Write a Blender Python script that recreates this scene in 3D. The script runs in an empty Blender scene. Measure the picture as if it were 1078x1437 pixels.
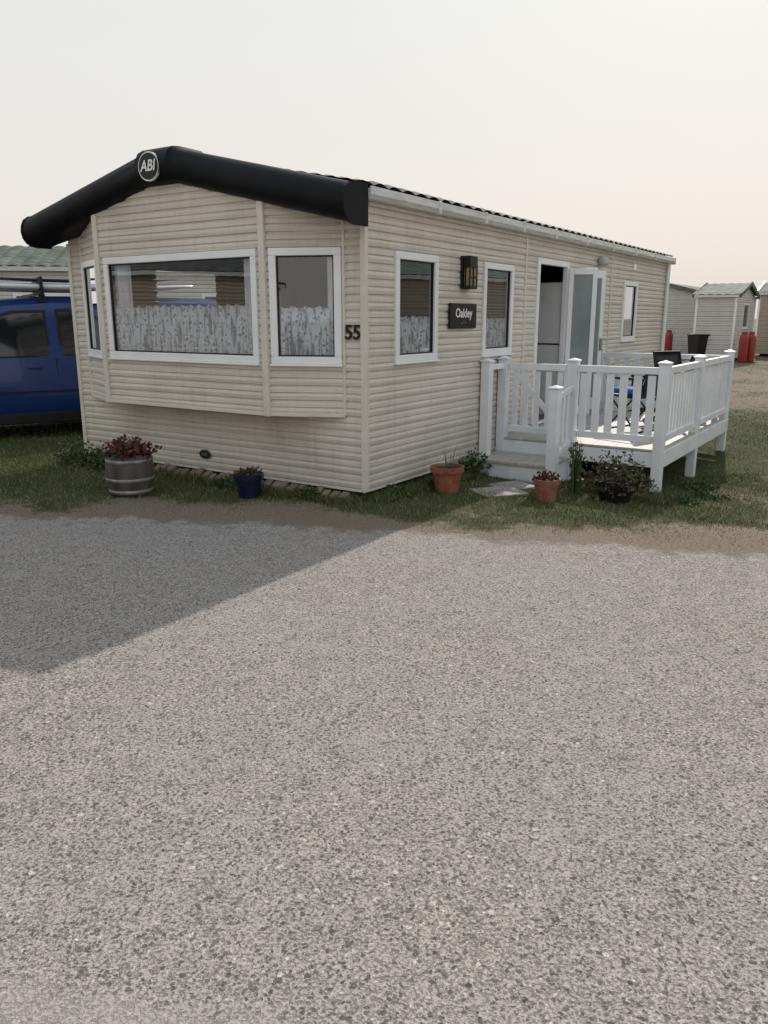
import bpy, bmesh, math, random
import numpy as np
from mathutils import Vector, Matrix
random.seed(7); rng=np.random.default_rng(11)
S=bpy.context.scene
S.view_settings.view_transform='Standard'; S.view_settings.look='None'; S.view_settings.exposure=0
# ------------------------------------------------------------------ helpers
def smooth(a,b,x):
    t=np.clip((np.asarray(x,float)-a)/(b-a),0,1); return t*t*(3-2*t)
def obj(name,verts,faces,mat=None,parent=None,sm=False):
    me=bpy.data.meshes.new(name); me.from_pydata([tuple(v) for v in verts],[],faces); me.update()
    o=bpy.data.objects.new(name,me); S.collection.objects.link(o)
    if mat: me.materials.append(mat)
    if sm: me.polygons.foreach_set('use_smooth',[True]*len(me.polygons))
    if parent: o.parent=parent
    return o
def empty(name,loc=(0,0,0),rz=0):
    e=bpy.data.objects.new(name,None); S.collection.objects.link(e)
    e.location=loc; e.rotation_euler=(0,0,rz); e.empty_display_size=.2; return e
def fix(o):
    bm=bmesh.new(); bm.from_mesh(o.data); bmesh.ops.recalc_face_normals(bm,faces=bm.faces); bm.to_mesh(o.data); bm.free()
def bevel(o,w,seg=2):
    m=o.modifiers.new('b','BEVEL'); m.width=w; m.segments=seg; m.limit_method='ANGLE'; m.angle_limit=math.radians(40)
BF=[(0,3,2,1),(4,5,6,7),(0,1,5,4),(1,2,6,5),(2,3,7,6),(3,0,4,7)]
def boxv(a,b):
    (x0,y0,z0),(x1,y1,z1)=a,b
    return [(x0,y0,z0),(x1,y0,z0),(x1,y1,z0),(x0,y1,z0),(x0,y0,z1),(x1,y0,z1),(x1,y1,z1),(x0,y1,z1)]
def box(name,a,b,mat,parent=None,bv=0):
    a2=[min(p,q) for p,q in zip(a,b)]; b2=[max(p,q) for p,q in zip(a,b)]
    o=obj(name,boxv(a2,b2),BF,mat,parent)
    if bv: bevel(o,bv)
    return o
class MB:
    def __init__(s): s.v=[]; s.f=[]
    def add(s,v,f):
        n=len(s.v); s.v+=[tuple(p) for p in v]; s.f+=[tuple(i+n for i in q) for q in f]
    def box(s,a,b):
        a2=[min(p,q) for p,q in zip(a,b)]; b2=[max(p,q) for p,q in zip(a,b)]
        s.add(boxv(a2,b2),BF)
    def obox(s,c,dx,dy,dz): # oriented: half-vectors
        c=Vector(c);dx=Vector(dx);dy=Vector(dy);dz=Vector(dz)
        s.add([c-dx-dy-dz,c+dx-dy-dz,c+dx+dy-dz,c-dx+dy-dz,c-dx-dy+dz,c+dx-dy+dz,c+dx+dy+dz,c-dx+dy+dz],BF)
    def beam(s,p,q,w,h,up=(0,0,1)):
        p=Vector(p);q=Vector(q);d=(q-p);L=d.length;d.normalize()
        sd=d.cross(Vector(up)).normalized(); uu=sd.cross(d).normalized()
        s.obox((p+q)/2,d*L/2,sd*w/2,uu*h/2)
    def tube(s,p,q,r,n=8):
        p=Vector(p);q=Vector(q);d=(q-p).normalized()
        a=d.orthogonal().normalized();b=d.cross(a)
        v=[];f=[]
        for k in range(n):
            t=2*math.pi*k/n; w=a*math.cos(t)*r+b*math.sin(t)*r
            v+=[p+w,q+w]
        for k in range(n):
            j=(k+1)%n; f.append((2*k,2*j,2*j+1,2*k+1))
        f.append(tuple(2*k for k in range(n))[::-1]); f.append(tuple(2*k+1 for k in range(n)))
        s.add(v,f)
    def lathe(s,prof,c=(0,0,0),n=28):
        v=[];f=[];m=len(prof)
        for k in range(n):
            t=2*math.pi*k/n
            for r,z in prof: v.append((c[0]+r*math.cos(t),c[1]+r*math.sin(t),c[2]+z))
        for k in range(n):
            j=(k+1)%n
            for i in range(m-1): f.append((k*m+i,j*m+i,j*m+i+1,k*m+i+1))
        s.add(v,f)
    def make(s,name,mat,parent=None,sm=False,bv=0):
        o=obj(name,s.v,s.f,mat,parent,sm)
        if bv: bevel(o,bv)
        return o
# ------------------------------------------------------------------ materials
def newmat(name):
    m=bpy.data.materials.new(name); m.use_nodes=True; nt=m.node_tree; nt.nodes.clear()
    out=nt.nodes.new('ShaderNodeOutputMaterial'); return m,nt,out
def N(nt,t,**k):
    n=nt.nodes.new(t)
    for a,b in k.items(): setattr(n,a,b)
    return n
def L(nt,a,b): nt.links.new(a,b)
def ramp(nt,fac,stops,interp='LINEAR'):
    r=nt.nodes.new('ShaderNodeValToRGB'); r.color_ramp.interpolation=interp
    e=r.color_ramp.elements
    while len(e)<len(stops): e.new(.5)
    for k,(p,c) in enumerate(stops):
        e[k].position=p; e[k].color=(c[0],c[1],c[2],1) if hasattr(c,'__len__') else (c,c,c,1)
    L(nt,fac,r.inputs[0]); return r
def mixc(nt,fac,a,b,mode='MIX'):
    m=nt.nodes.new('ShaderNodeMix'); m.data_type='RGBA'; m.blend_type=mode
    for s,v in ((m.inputs[0],fac),(m.inputs[6],a),(m.inputs[7],b)):
        if isinstance(v,(int,float)): s.default_value=v
        elif isinstance(v,(tuple,list)): s.default_value=(v[0],v[1],v[2],1)
        else: L(nt,v,s)
    return m.outputs[2]
def math_(nt,op,a,b=None,c=None):
    m=nt.nodes.new('ShaderNodeMath'); m.operation=op
    for i,v in enumerate((a,b,c)):
        if v is None: continue
        if isinstance(v,(int,float)): m.inputs[i].default_value=v
        else: L(nt,v,m.inputs[i])
    return m.outputs[0]
def noise(nt,vec,scale,detail=4,rough=.55):
    n=N(nt,'ShaderNodeTexNoise'); n.inputs['Scale'].default_value=scale; n.inputs['Detail'].default_value=detail; n.inputs['Roughness'].default_value=rough
    if vec is not None: L(nt,vec,n.inputs['Vector'])
    return n.outputs[0]
def coords(nt,scale=(1,1,1),which='Object'):
    tc=N(nt,'ShaderNodeTexCoord'); mp=N(nt,'ShaderNodeMapping'); mp.inputs['Scale'].default_value=scale
    L(nt,tc.outputs[which],mp.inputs['Vector']); return mp.outputs[0]
def pbr(nt,out,col,rough=.5,metal=0,spec=.5,bump=None,bs=.3,bd=.01):
    p=N(nt,'ShaderNodeBsdfPrincipled')
    if isinstance(col,(tuple,list)): p.inputs['Base Color'].default_value=(col[0],col[1],col[2],1)
    else: L(nt,col,p.inputs['Base Color'])
    p.inputs['Roughness'].default_value=rough
    p.inputs['Metallic'].default_value=metal; p.inputs['Specular IOR Level'].default_value=spec
    if bump is not None:
        b=N(nt,'ShaderNodeBump'); b.inputs['Strength'].default_value=bs; b.inputs['Distance'].default_value=bd
        L(nt,bump,b.inputs['Height']); L(nt,b.outputs[0],p.inputs['Normal'])
    L(nt,p.outputs[0],out.inputs[0]); return p
def simple(name,col,rough=.5,metal=0,var=.12,scale=6,stretch=(1,1,1),spec=.5,bs=0,bscale=60):
    m,nt,out=newmat(name); c=coords(nt,stretch); n=noise(nt,c,scale,3)
    d=tuple(x*(1-var) for x in col); b=tuple(min(1,x*(1+var)) for x in col)
    r=ramp(nt,n,[(.3,d),(.7,b)])
    bu=noise(nt,c,bscale,2) if bs else None
    pbr(nt,out,r.outputs[0],rough,metal,spec,bu,bs,.004); return m
def clad_mat(name,col,dirt=.35):
    m,nt,out=newmat(name)
    c=coords(nt,(.5,.5,26)); n1=noise(nt,c,3,3,.6)
    c2=coords(nt,(1,1,1)); n2=noise(nt,c2,1.6,4,.6)
    base=ramp(nt,n1,[(.3,tuple(x*.82 for x in col)),(.65,col)]).outputs[0]
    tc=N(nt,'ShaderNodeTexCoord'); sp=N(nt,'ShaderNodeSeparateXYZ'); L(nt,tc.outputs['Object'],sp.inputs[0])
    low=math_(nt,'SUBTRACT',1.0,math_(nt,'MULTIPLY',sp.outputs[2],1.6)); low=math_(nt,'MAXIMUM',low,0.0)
    st=noise(nt,coords(nt,(6,6,.5)),3,4,.65)
    f=math_(nt,'MULTIPLY',ramp(nt,n2,[(.42,0),(.75,1)]).outputs[0],dirt)
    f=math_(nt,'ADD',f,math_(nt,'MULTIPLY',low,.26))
    f=math_(nt,'ADD',f,math_(nt,'MULTIPLY',ramp(nt,st,[(.5,0),(.8,1)]).outputs[0],.32))
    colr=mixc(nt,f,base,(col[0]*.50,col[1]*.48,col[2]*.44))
    pbr(nt,out,colr,.42,0,.4); return m
CREAM=(.67,.615,.545)
M_clad=clad_mat('cladding_cream',CREAM)
M_cladfar=clad_mat('cladding_pale',(.60,.58,.54),.2)
M_cladtan=clad_mat('cladding_tan',(.40,.33,.26),.2)
M_trim=simple('trim_cream',(.63,.585,.52),.4,var=.08)
M_white=simple('white_upvc',(.78,.79,.80),.3,var=.05,scale=3)
M_deckwhite=simple('white_deck_pvc',(.76,.785,.82),.32,var=.08,scale=4)
M_gutter=simple('gutter_white',(.58,.58,.56),.35,var=.2,scale=5,stretch=(1,6,6))
M_navy=simple('fascia_black',(.006,.007,.009),.5,var=.25,scale=5,spec=.12)
M_black=simple('black_plastic',(.012,.012,.013),.5,var=.2,spec=.3)
M_dark=simple('dark_void',(.015,.014,.013),.9)
M_rubber=simple('tyre_rubber',(.02,.02,.02),.8)
M_metal=simple('brushed_metal',(.55,.56,.58),.3,1.0,var=.08)
M_interior=simple('interior_panel',(.17,.145,.12),.7,var=.2)
M_intgrey=simple('interior_grey',(.42,.43,.43),.5)
M_intlight=simple('interior_appliance',(.62,.63,.63),.35,var=.05)
M_floor=simple('interior_floor',(.14,.11,.09),.6)
M_deckfloor=simple('deck_board',(.42,.40,.37),.6,var=.2,scale=5,stretch=(1,8,1))
M_roofcol=simple('roof_tile_grey',(.10,.105,.105),.75,var=.4,scale=7,spec=.15)
M_roofgreen=simple('roof_tile_green',(.115,.14,.12),.75,var=.35,scale=3,spec=.15)
M_red=simple('gas_bottle_red',(.26,.022,.014),.45,var=.25)
M_terra=simple('terracotta',(.25,.09,.055),.8,var=.4,scale=12,bs=.3)
M_bluepot=simple('blue_glaze',(.008,.013,.04),.25,var=.3)
M_soil=simple('soil',(.045,.032,.022),.95,var=.4,scale=30,bs=.8)
M_wood=simple('barrel_wood',(.07,.055,.045),.7,var=.5,scale=9,stretch=(1,1,.2))
M_brickedge=simple('edging_brick',(.20,.15,.115),.85,var=.4,scale=7,bs=.5)
M_slab=simple('concrete_slab',(.27,.25,.225),.85,var=.3,scale=9,bs=.5)
M_blue=simple('van_blue_paint',(.009,.036,.165),.25,0.1,var=.06,spec=.4)
M_blue.node_tree.nodes['Principled BSDF'].inputs['Coat Weight'].default_value=.4
M_bluecloth=simple('blue_cloth',(.02,.10,.42),.8)
M_board=simple('board_white',(.62,.62,.66),.35,var=.1)
M_purple=simple('board_purple',(.05,.04,.10),.5)
M_amber=simple('lamp_glass_amber',(.30,.21,.11),.2,var=.5,scale=20)
def glass(name,tint,boost=1.0):
    m,nt,out=newmat(name)
    lw=N(nt,'ShaderNodeFresnel'); lw.inputs[0].default_value=1.5
    f=math_(nt,'MINIMUM',math_(nt,'MULTIPLY',lw.outputs[0],boost),1.0)
    tr=N(nt,'ShaderNodeBsdfTransparent'); tr.inputs[0].default_value=(*tint,1)
    gl=N(nt,'ShaderNodeBsdfGlossy'); gl.inputs['Roughness'].default_value=.01; gl.inputs[0].default_value=(.92,.96,1,1)
    b=N(nt,'ShaderNodeBump'); b.inputs['Strength'].default_value=.05; b.inputs['Distance'].default_value=.01
    L(nt,noise(nt,coords(nt),3.0,1),b.inputs['Height']); L(nt,b.outputs[0],gl.inputs['Normal'])
    mx=N(nt,'ShaderNodeMixShader'); L(nt,f,mx.inputs[0]); L(nt,tr.outputs[0],mx.inputs[1]); L(nt,gl.outputs[0],mx.inputs[2])
    L(nt,mx.outputs[0],out.inputs[0]); return m
M_glass=glass('window_glass',(.93,.96,.99),3.2)
M_darkglass=simple('dark_glass',(.012,.015,.018),.06,var=.1,spec=.8)
M_frost=simple('frosted_glass',(.20,.25,.25),.12,var=.15,scale=3)
def lace():
    m,nt,out=newmat('lace_net')
    c=coords(nt,(1,1,1))
    v=N(nt,'ShaderNodeTexVoronoi'); v.inputs['Scale'].default_value=24; L(nt,c,v.inputs['Vector'])
    a=ramp(nt,v.outputs['Distance'],[(.20,.30),(.40,1)]).outputs[0]
    n=ramp(nt,noise(nt,coords(nt,(18,18,2.6)),2.0,2),[(.38,.40),(.52,1)]).outputs[0]
    f=math_(nt,'MAXIMUM',math_(nt,'MULTIPLY',a,n),.35)
    df=N(nt,'ShaderNodeBsdfDiffuse'); df.inputs[0].default_value=(.93,.96,1,1)
    tr=N(nt,'ShaderNodeBsdfTransparent'); mx=N(nt,'ShaderNodeMixShader')
    L(nt,f,mx.inputs[0]); L(nt,tr.outputs[0],mx.inputs[1]); L(nt,df.outputs[0],mx.inputs[2]); L(nt,mx.outputs[0],out.inputs[0]); return m
M_lace=lace()
M_drape=simple('voile_drape',(.85,.85,.87),.9,var=.15,scale=4,stretch=(6,6,1))
M_blind=simple('blind_slat',(.5,.5,.5),.6)
def leafmat(name,cols,rough=.55):
    m,nt,out=newmat(name); g=N(nt,'ShaderNodeNewGeometry')
    r=ramp(nt,g.outputs['Random Per Island'],[(k/(len(cols)-1),c) for k,c in enumerate(cols)])
    pbr(nt,out,r.outputs[0],rough,0,.25)
    return m
M_leafg=leafmat('leaf_green',[(.025,.05,.015),(.05,.085,.025),(.09,.12,.045)])
M_leafd=leafmat('leaf_dark',[(.03,.03,.015),(.07,.06,.03),(.14,.10,.06),(.05,.07,.03)])
M_leafr=leafmat('leaf_red',[(.06,.012,.015),(.12,.025,.03),(.05,.06,.03),(.17,.05,.05),(.03,.03,.015)])
# ------------------------------------------------------------------ frame of the main caravan
CX,CY=-0.1667,6.935; TH=math.radians(33.5)
U=(math.sin(TH),math.cos(TH)); V=(-U[1],U[0]); RZ=math.pi/2-TH
def W(a,b,z=0): return (CX+a*U[0]+b*V[0],CY+a*U[1]+b*V[1],z)
def toloc(x,y):
    dx=x-CX;dy=y-CY; return dx*U[0]+dy*U[1],dx*V[0]+dy*V[1]
# ------------------------------------------------------------------ terrain
ex=[-60,-8,-3.2,-1.68,-.2,1.1,2.67,6,12,60]; ey=[6.9,6.6,6.41,6.26,5.99,5.64,5.27,4.45,3.2,-4]
def edge(x):
    x=np.asarray(x,float)
    return np.interp(x,ex,ey)+.04*np.sin(x*5.1)+.035*np.sin(x*11.7+1)+.025*np.sin(x*27+2)+.015*np.sin(x*61)
def terr(x,y):
    x=np.asarray(x,float);y=np.asarray(y,float)
    r2=(x-4.07)**2+(y-9.17)**2
    z=-.29*np.exp(-r2/(2*1.9**2))
    t=y-edge(x)
    z=z*smooth(.1,1.6,t)
    z=z+.02*np.sin(x*1.3+.5)*np.sin(y*1.1)*smooth(.2,1.5,t)*smooth(0,1,30-np.abs(x))
    return z
def fn(x,y):
    return (np.sin(x*1.7+1.3*np.sin(y*1.1))+np.sin(y*2.3+1.7*np.sin(x*.9+2))+.6*np.sin(x*4.3+y*3.1)+.5*np.sin(x*7.7-y*6.1+1)+.35*np.sin(13*x+5*y)*np.sin(11*y-3*x))/2.6
def green(x,y):
    x=np.asarray(x,float);y=np.asarray(y,float)
    t=y-edge(x); n=fn(x,y); n2=fn(x*2.7+4,y*2.7)
    a,b=toloc(x,y)
    g=smooth(.08,.90,t+.28*n+.12*n2)*(.80+.18*n2)
    right=smooth(-1.9,-3.2,b)
    g=g*(1-right)+right*smooth(.1,1.0,t+.3*n)*(.26+.40*smooth(-.3,.5,n+.4*n2))
    far=smooth(11,17,y); g=g*(1-far)+far*(.16+.30*smooth(-.3,.5,n))
    return np.clip(g,0,1)
def axis(lo,hi,a,b,st):
    l=list(np.arange(a,b+1e-6,st)); k=st*1.5
    x=b
    while x<hi: x=min(hi,x+k); l.append(x); k*=1.35
    x=a;k=st*1.5
    while x>lo: x=max(lo,x-k); l.insert(0,x); k*=1.35
    return np.array(l)
gx=axis(-600,600,-8,14,.13); gy=axis(-300,900,4.0,20,.13)
X,Y=np.meshgrid(gx,gy); Z=terr(X,Y)
verts=np.stack([X,Y,Z],-1).reshape(-1,3); nx=len(gx); ny=len(gy)
faces=[(j*nx+i,j*nx+i+1,(j+1)*nx+i+1,(j+1)*nx+i) for j in range(ny-1) for i in range(nx-1)]
DRY=[(.25,(.09,.072,.055)),(.5,(.19,.155,.122)),(.75,(.31,.265,.215))]
def ground_mat():
    m,nt,out=newmat('grass_and_dry_soil')
    at=N(nt,'ShaderNodeAttribute'); at.attribute_name='green'
    c=coords(nt); n1=noise(nt,c,9,5,.65); n2=noise(nt,c,45,4,.7); n3=noise(nt,c,1.1,3,.6)
    f=math_(nt,'ADD',at.outputs['Fac'],math_(nt,'MULTIPLY',math_(nt,'SUBTRACT',n1,.5),1.3))
    f=ramp(nt,f,[(.3,0),(.62,1)]).outputs[0]
    dry=ramp(nt,n2,DRY).outputs[0]
    dry=mixc(nt,ramp(nt,n3,[(.4,0),(.65,.5)]).outputs[0],dry,(.18,.135,.09))
    gr=ramp(nt,n2,[(.25,(.024,.031,.012)),(.5,(.056,.066,.024)),(.8,(.12,.12,.055))]).outputs[0]
    pbr(nt,out,mixc(nt,f,dry,gr),.95,0,.15,n2,.7,.02); return m
M_ground=ground_mat()
ground=obj('ground',verts,faces,M_ground,sm=True)
at=ground.data.attributes.new('green','FLOAT','POINT'); at.data.foreach_set('value',green(X,Y).reshape(-1))
# ---- road
def road_mat():
    m,nt,out=newmat('pale_worn_asphalt')
    c=coords(nt)
    w=N(nt,'ShaderNodeTexNoise'); w.inputs['Scale'].default_value=60; w.inputs['Detail'].default_value=3; L(nt,c,w.inputs['Vector'])
    cv=N(nt,'ShaderNodeVectorMath',operation='MULTIPLY_ADD'); L(nt,w.outputs['Color'],cv.inputs[0]); cv.inputs[1].default_value=(.024,.024,0); L(nt,c,cv.inputs[2])
    def vor(s):
        v=N(nt,'ShaderNodeTexVoronoi'); v.inputs['Scale'].default_value=s; v.voronoi_dimensions='2D'; L(nt,cv.outputs[0],v.inputs['Vector'])
        sp=N(nt,'ShaderNodeSeparateColor'); L(nt,v.outputs['Color'],sp.inputs[0]); return v.outputs['Distance'],sp
    d1,s1c=vor(74); d2,s2c=vor(40)
    big=noise(nt,c,.8,5,.68); med=noise(nt,c,7,3,.6); fine=noise(nt,c,230,2,.75); pit=noise(nt,c,95,3,.7)
    base=ramp(nt,fine,[(.22,(.195,.177,.164)),(.5,(.33,.30,.278)),(.8,(.52,.485,.455))]).outputs[0]
    dens=math_(nt,'ADD',math_(nt,'MULTIPLY',math_(nt,'SUBTRACT',big,.5),1.1),math_(nt,'MULTIPLY',math_(nt,'SUBTRACT',med,.5),.6))
    def stones(d,sc,r0,r1,thr):
        mr=N(nt,'ShaderNodeMapRange'); L(nt,math_(nt,'SUBTRACT',d,math_(nt,'MULTIPLY_ADD',sc.outputs[0],r1,r0)),mr.inputs[0])
        mr.inputs[1].default_value=-.10; mr.inputs[2].default_value=.06; mr.inputs[3].default_value=1; mr.inputs[4].default_value=0
        return math_(nt,'MULTIPLY',mr.outputs[0],math_(nt,'GREATER_THAN',math_(nt,'ADD',sc.outputs[1],dens),thr))
    a1=stones(d1,s1c,.20,.36,.42); a2=stones(d2,s2c,.12,.26,.78)
    tone=[(0,(.04,.044,.044)),(.35,(.08,.083,.082)),(.6,(.15,.142,.135)),(.8,(.27,.245,.225)),(1,(.60,.56,.52))]
    col=mixc(nt,math_(nt,'MULTIPLY',a1,.82),base,ramp(nt,s1c.outputs[2],tone).outputs[0])
    pf=ramp(nt,math_(nt,'ADD',pit,math_(nt,'MULTIPLY',dens,.2)),[(.49,0),(.60,1)]).outputs[0]
    col=mixc(nt,math_(nt,'MULTIPLY',pf,.60),col,(.092,.089,.086))
    col=mixc(nt,math_(nt,'MULTIPLY',a2,.78),col,ramp(nt,s2c.outputs[2],tone).outputs[0])
    fl_=ramp(nt,noise(nt,cv.outputs[0],150,2,.7),[(.60,0),(.68,.65)]).outputs[0]
    col=mixc(nt,fl_,col,(.57,.53,.495))
    col=mixc(nt,1.0,col,ramp(nt,big,[(.35,(.93,.93,.945)),(.65,(1.2,1.165,1.13))]).outputs[0],'MULTIPLY')
    sp=N(nt,'ShaderNodeSeparateXYZ'); L(nt,c,sp.inputs[0])
    yy=math_(nt,'ADD',sp.outputs[1],math_(nt,'MULTIPLY',med,.14))
    yy=math_(nt,'ADD',yy,math_(nt,'MULTIPLY',sp.outputs[0],.16))
    mr=N(nt,'ShaderNodeMapRange'); L(nt,yy,mr.inputs[0]); mr.inputs[1].default_value=1.50; mr.inputs[2].default_value=1.56; mr.inputs[3].default_value=.55; mr.inputs[4].default_value=0
    col=mixc(nt,mr.outputs[0],col,(.38,.345,.32))
    at=N(nt,'ShaderNodeAttribute'); at.attribute_name='margin'
    e=math_(nt,'ADD',at.outputs['Fac'],math_(nt,'MULTIPLY',math_(nt,'SUBTRACT',noise(nt,c,7,5,.7),.5),1.6))
    col=mixc(nt,ramp(nt,e,[(.5,0),(.9,.9)]).outputs[0],col,ramp(nt,noise(nt,c,45,4,.7),DRY).outputs[0])
    hgt=math_(nt,'SUBTRACT',math_(nt,'MULTIPLY',fine,.4),math_(nt,'MULTIPLY',math_(nt,'ADD',math_(nt,'MULTIPLY',a1,.4),pf),.8))
    pbr(nt,out,col,.92,0,.2,hgt,.65,.008); return m
M_road=road_mat()
rx=np.concatenate([np.linspace(-60,-8,12)[:-1],np.arange(-8,12,.05),np.linspace(12,60,12)])
ye=edge(rx); vb=[];fb=[];mg=[]
rows=[(None,0),(-1.2,0),(-.5,.12),(-.2,.42),(-.04,.9)]
for k,x in enumerate(rx):
    for o_,g_ in rows: vb.append((x,-14 if o_ is None else float(ye[k])+o_,.012)); mg.append(g_)
    vb.append((x,float(ye[k])+.02,-.01)); mg.append(1)
R=len(rows)+1
for k in range(len(rx)-1):
    for j in range(R-1): fb.append((k*R+j,(k+1)*R+j,(k+1)*R+j+1,k*R+j+1))
rd=obj('road',vb,fb,M_road); at=rd.data.attributes.new('margin','FLOAT','POINT'); at.data.foreach_set('value',mg)
# ------------------------------------------------------------------ grass
def grassmat():
    m,nt,out=newmat('grass_blades')
    at=N(nt,'ShaderNodeAttribute'); at.attribute_name='gcol'
    pbr(nt,out,at.outputs['Color'],.7,0,.2); return m
def make_grass():
    pts=[]
    def region(n,x0,x1,y0,y1,hmax,wd):
        x=rng.uniform(x0,x1,n); y=rng.uniform(y0,y1,n); t=y-edge(x); g=green(x,y)
        a,b=toloc(x,y)
        ok=(t>-.15)&~((a>.15)&(a<9.4)&(b>.15)&(b<3.8))&~((a>2.8)&(a<5.8)&(b<0)&(b>-1.75))
        ok&=rng.uniform(0,1,n)<(.30+.70*g)*smooth(-.2,.35,t+.18*fn(x*2,y*2))
        x=x[ok];y=y[ok];g=g[ok]; h=hmax*(.3+.7*rng.random(len(x))**1.5)*(.45+.55*g)
        pts.append((x,y,g,h,np.full(len(x),wd)))
    region(150000,-5.5,4.6,5.3,9.6,.055,.006)
    region(80000,2.5,9,4.0,14,.045,.008)
    region(30000,-9,-3.2,6.4,13,.06,.010)
    region(45000,3.5,20,11,32,.05,.018)
    n=9000; b_=rng.uniform(-.0,3.95,n); a_=rng.uniform(-.30,.12,n); x=CX+a_*U[0]+b_*V[0]; y=CY+a_*U[1]+b_*V[1]
    pts.append((x,y,np.full(n,.85),.04+.08*rng.random(n)**2,np.full(n,.007)))
    n=7000; a_=rng.uniform(0,2.0,n); b_=rng.uniform(-.25,.1,n); x=CX+a_*U[0]+b_*V[0]; y=CY+a_*U[1]+b_*V[1]
    pts.append((x,y,np.full(n,.85),.03+.08*rng.random(n)**2,np.full(n,.007)))
    n=6000; b_=rng.uniform(-2.2,-1.1,n); a_=rng.uniform(2.0,2.9,n); x=CX+a_*U[0]+b_*V[0]; y=CY+a_*U[1]+b_*V[1]
    pts.append((x,y,np.full(n,.8),.04+.06*rng.random(n),np.full(n,.007)))
    x,y,g,h,w=[np.concatenate(q) for q in zip(*pts)]
    n=len(x); z=terr(x,y)-.004
    th=rng.uniform(0,2*np.pi,n); lean=rng.uniform(.1,1.2,n)*h; ld=rng.uniform(0,2*np.pi,n)
    P=np.stack([x,y,z],-1); s=np.stack([np.cos(th)*w/2,np.sin(th)*w/2,0*w],-1)
    tip=P+np.stack([np.cos(ld)*lean,np.sin(ld)*lean,h],-1)
    vv=np.empty((n,3,3)); vv[:,0]=P-s; vv[:,1]=P+s; vv[:,2]=tip
    me=bpy.data.meshes.new('grass'); me.vertices.add(3*n); me.vertices.foreach_set('co',vv.reshape(-1))
    me.loops.add(3*n); me.loops.foreach_set('vertex_index',np.arange(3*n,dtype=np.int32))
    me.polygons.add(n); me.polygons.foreach_set('loop_start',np.arange(0,3*n,3,dtype=np.int32))
    me.polygons.foreach_set('loop_total',np.full(n,3,dtype=np.int32)); me.update()
    r=rng.random(n); isg=(rng.random(n)<np.clip(g*1.0,0,1))[:,None]
    gc=np.array([.045,.066,.018])*(1-r[:,None])+np.array([.135,.155,.055])*r[:,None]
    dc=np.array([.16,.125,.08])*(1-r[:,None])+np.array([.38,.31,.21])*r[:,None]
    col=np.where(isg,gc,dc); c4=np.ones((n,3,4)); c4[:,:,:3]=col[:,None,:]
    at=me.attributes.new('gcol','FLOAT_COLOR','POINT'); at.data.foreach_set('color',c4.reshape(-1))
    o=bpy.data.objects.new('grass',me); S.collection.objects.link(o); me.materials.append(grassmat())
make_grass()
def leaves(name,c,r,n,size,mat,parent=None,shape='ball'):
    u=rng.normal(size=(n,3)); u/=np.linalg.norm(u,axis=1)[:,None]
    rad=rng.random(n)**.45
    lump=1+.22*np.sin(u[:,0]*5+c[0])*np.sin(u[:,1]*6+2)+.15*np.sin(u[:,2]*7)
    P=u*(rad*lump)[:,None]*np.array(r); P[:,2]=np.abs(P[:,2]) if shape=='dome' else P[:,2]
    P+=np.array(c)
    d=rng.normal(size=(n,3))+u*.8; d/=np.linalg.norm(d,axis=1)[:,None]
    s=np.cross(d,rng.normal(size=(n,3))); s/=np.linalg.norm(s,axis=1)[:,None]
    sz=size*(.6+.8*rng.random(n))[:,None]
    vv=np.empty((n,4,3)); vv[:,0]=P; vv[:,1]=P+d*sz*.5+s*sz*.28; vv[:,2]=P+d*sz; vv[:,3]=P+d*sz*.5-s*sz*.28
    return obj(name,vv.reshape(-1,3),[(4*i,4*i+1,4*i+2,4*i+3) for i in range(n)],mat,parent)
def stems(name,c,r,h,n,w,mat,parent=None,spread=.5):
    mb=MB()
    for k in range(n):
        t=random.uniform(0,6.28); q=r*math.sqrt(random.random()); b=Vector((c[0]+q*math.cos(t),c[1]+q*math.sin(t),c[2]))
        hh=h*random.uniform(.5,1); lean=spread*hh*random.uniform(.1,1); d=Vector((math.cos(t),math.sin(t),0))
        sd=Vector((-d.y,d.x,0))*w/2; m=b+d*lean*.35+Vector((0,0,hh*.6)); tp=b+d*lean+Vector((0,0,hh))
        mb.add([b-sd,b+sd,m+sd*.8,m-sd*.8,tp],[(0,1,2,3),(3,2,4)])
    return mb.make(name,mat,parent)
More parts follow.
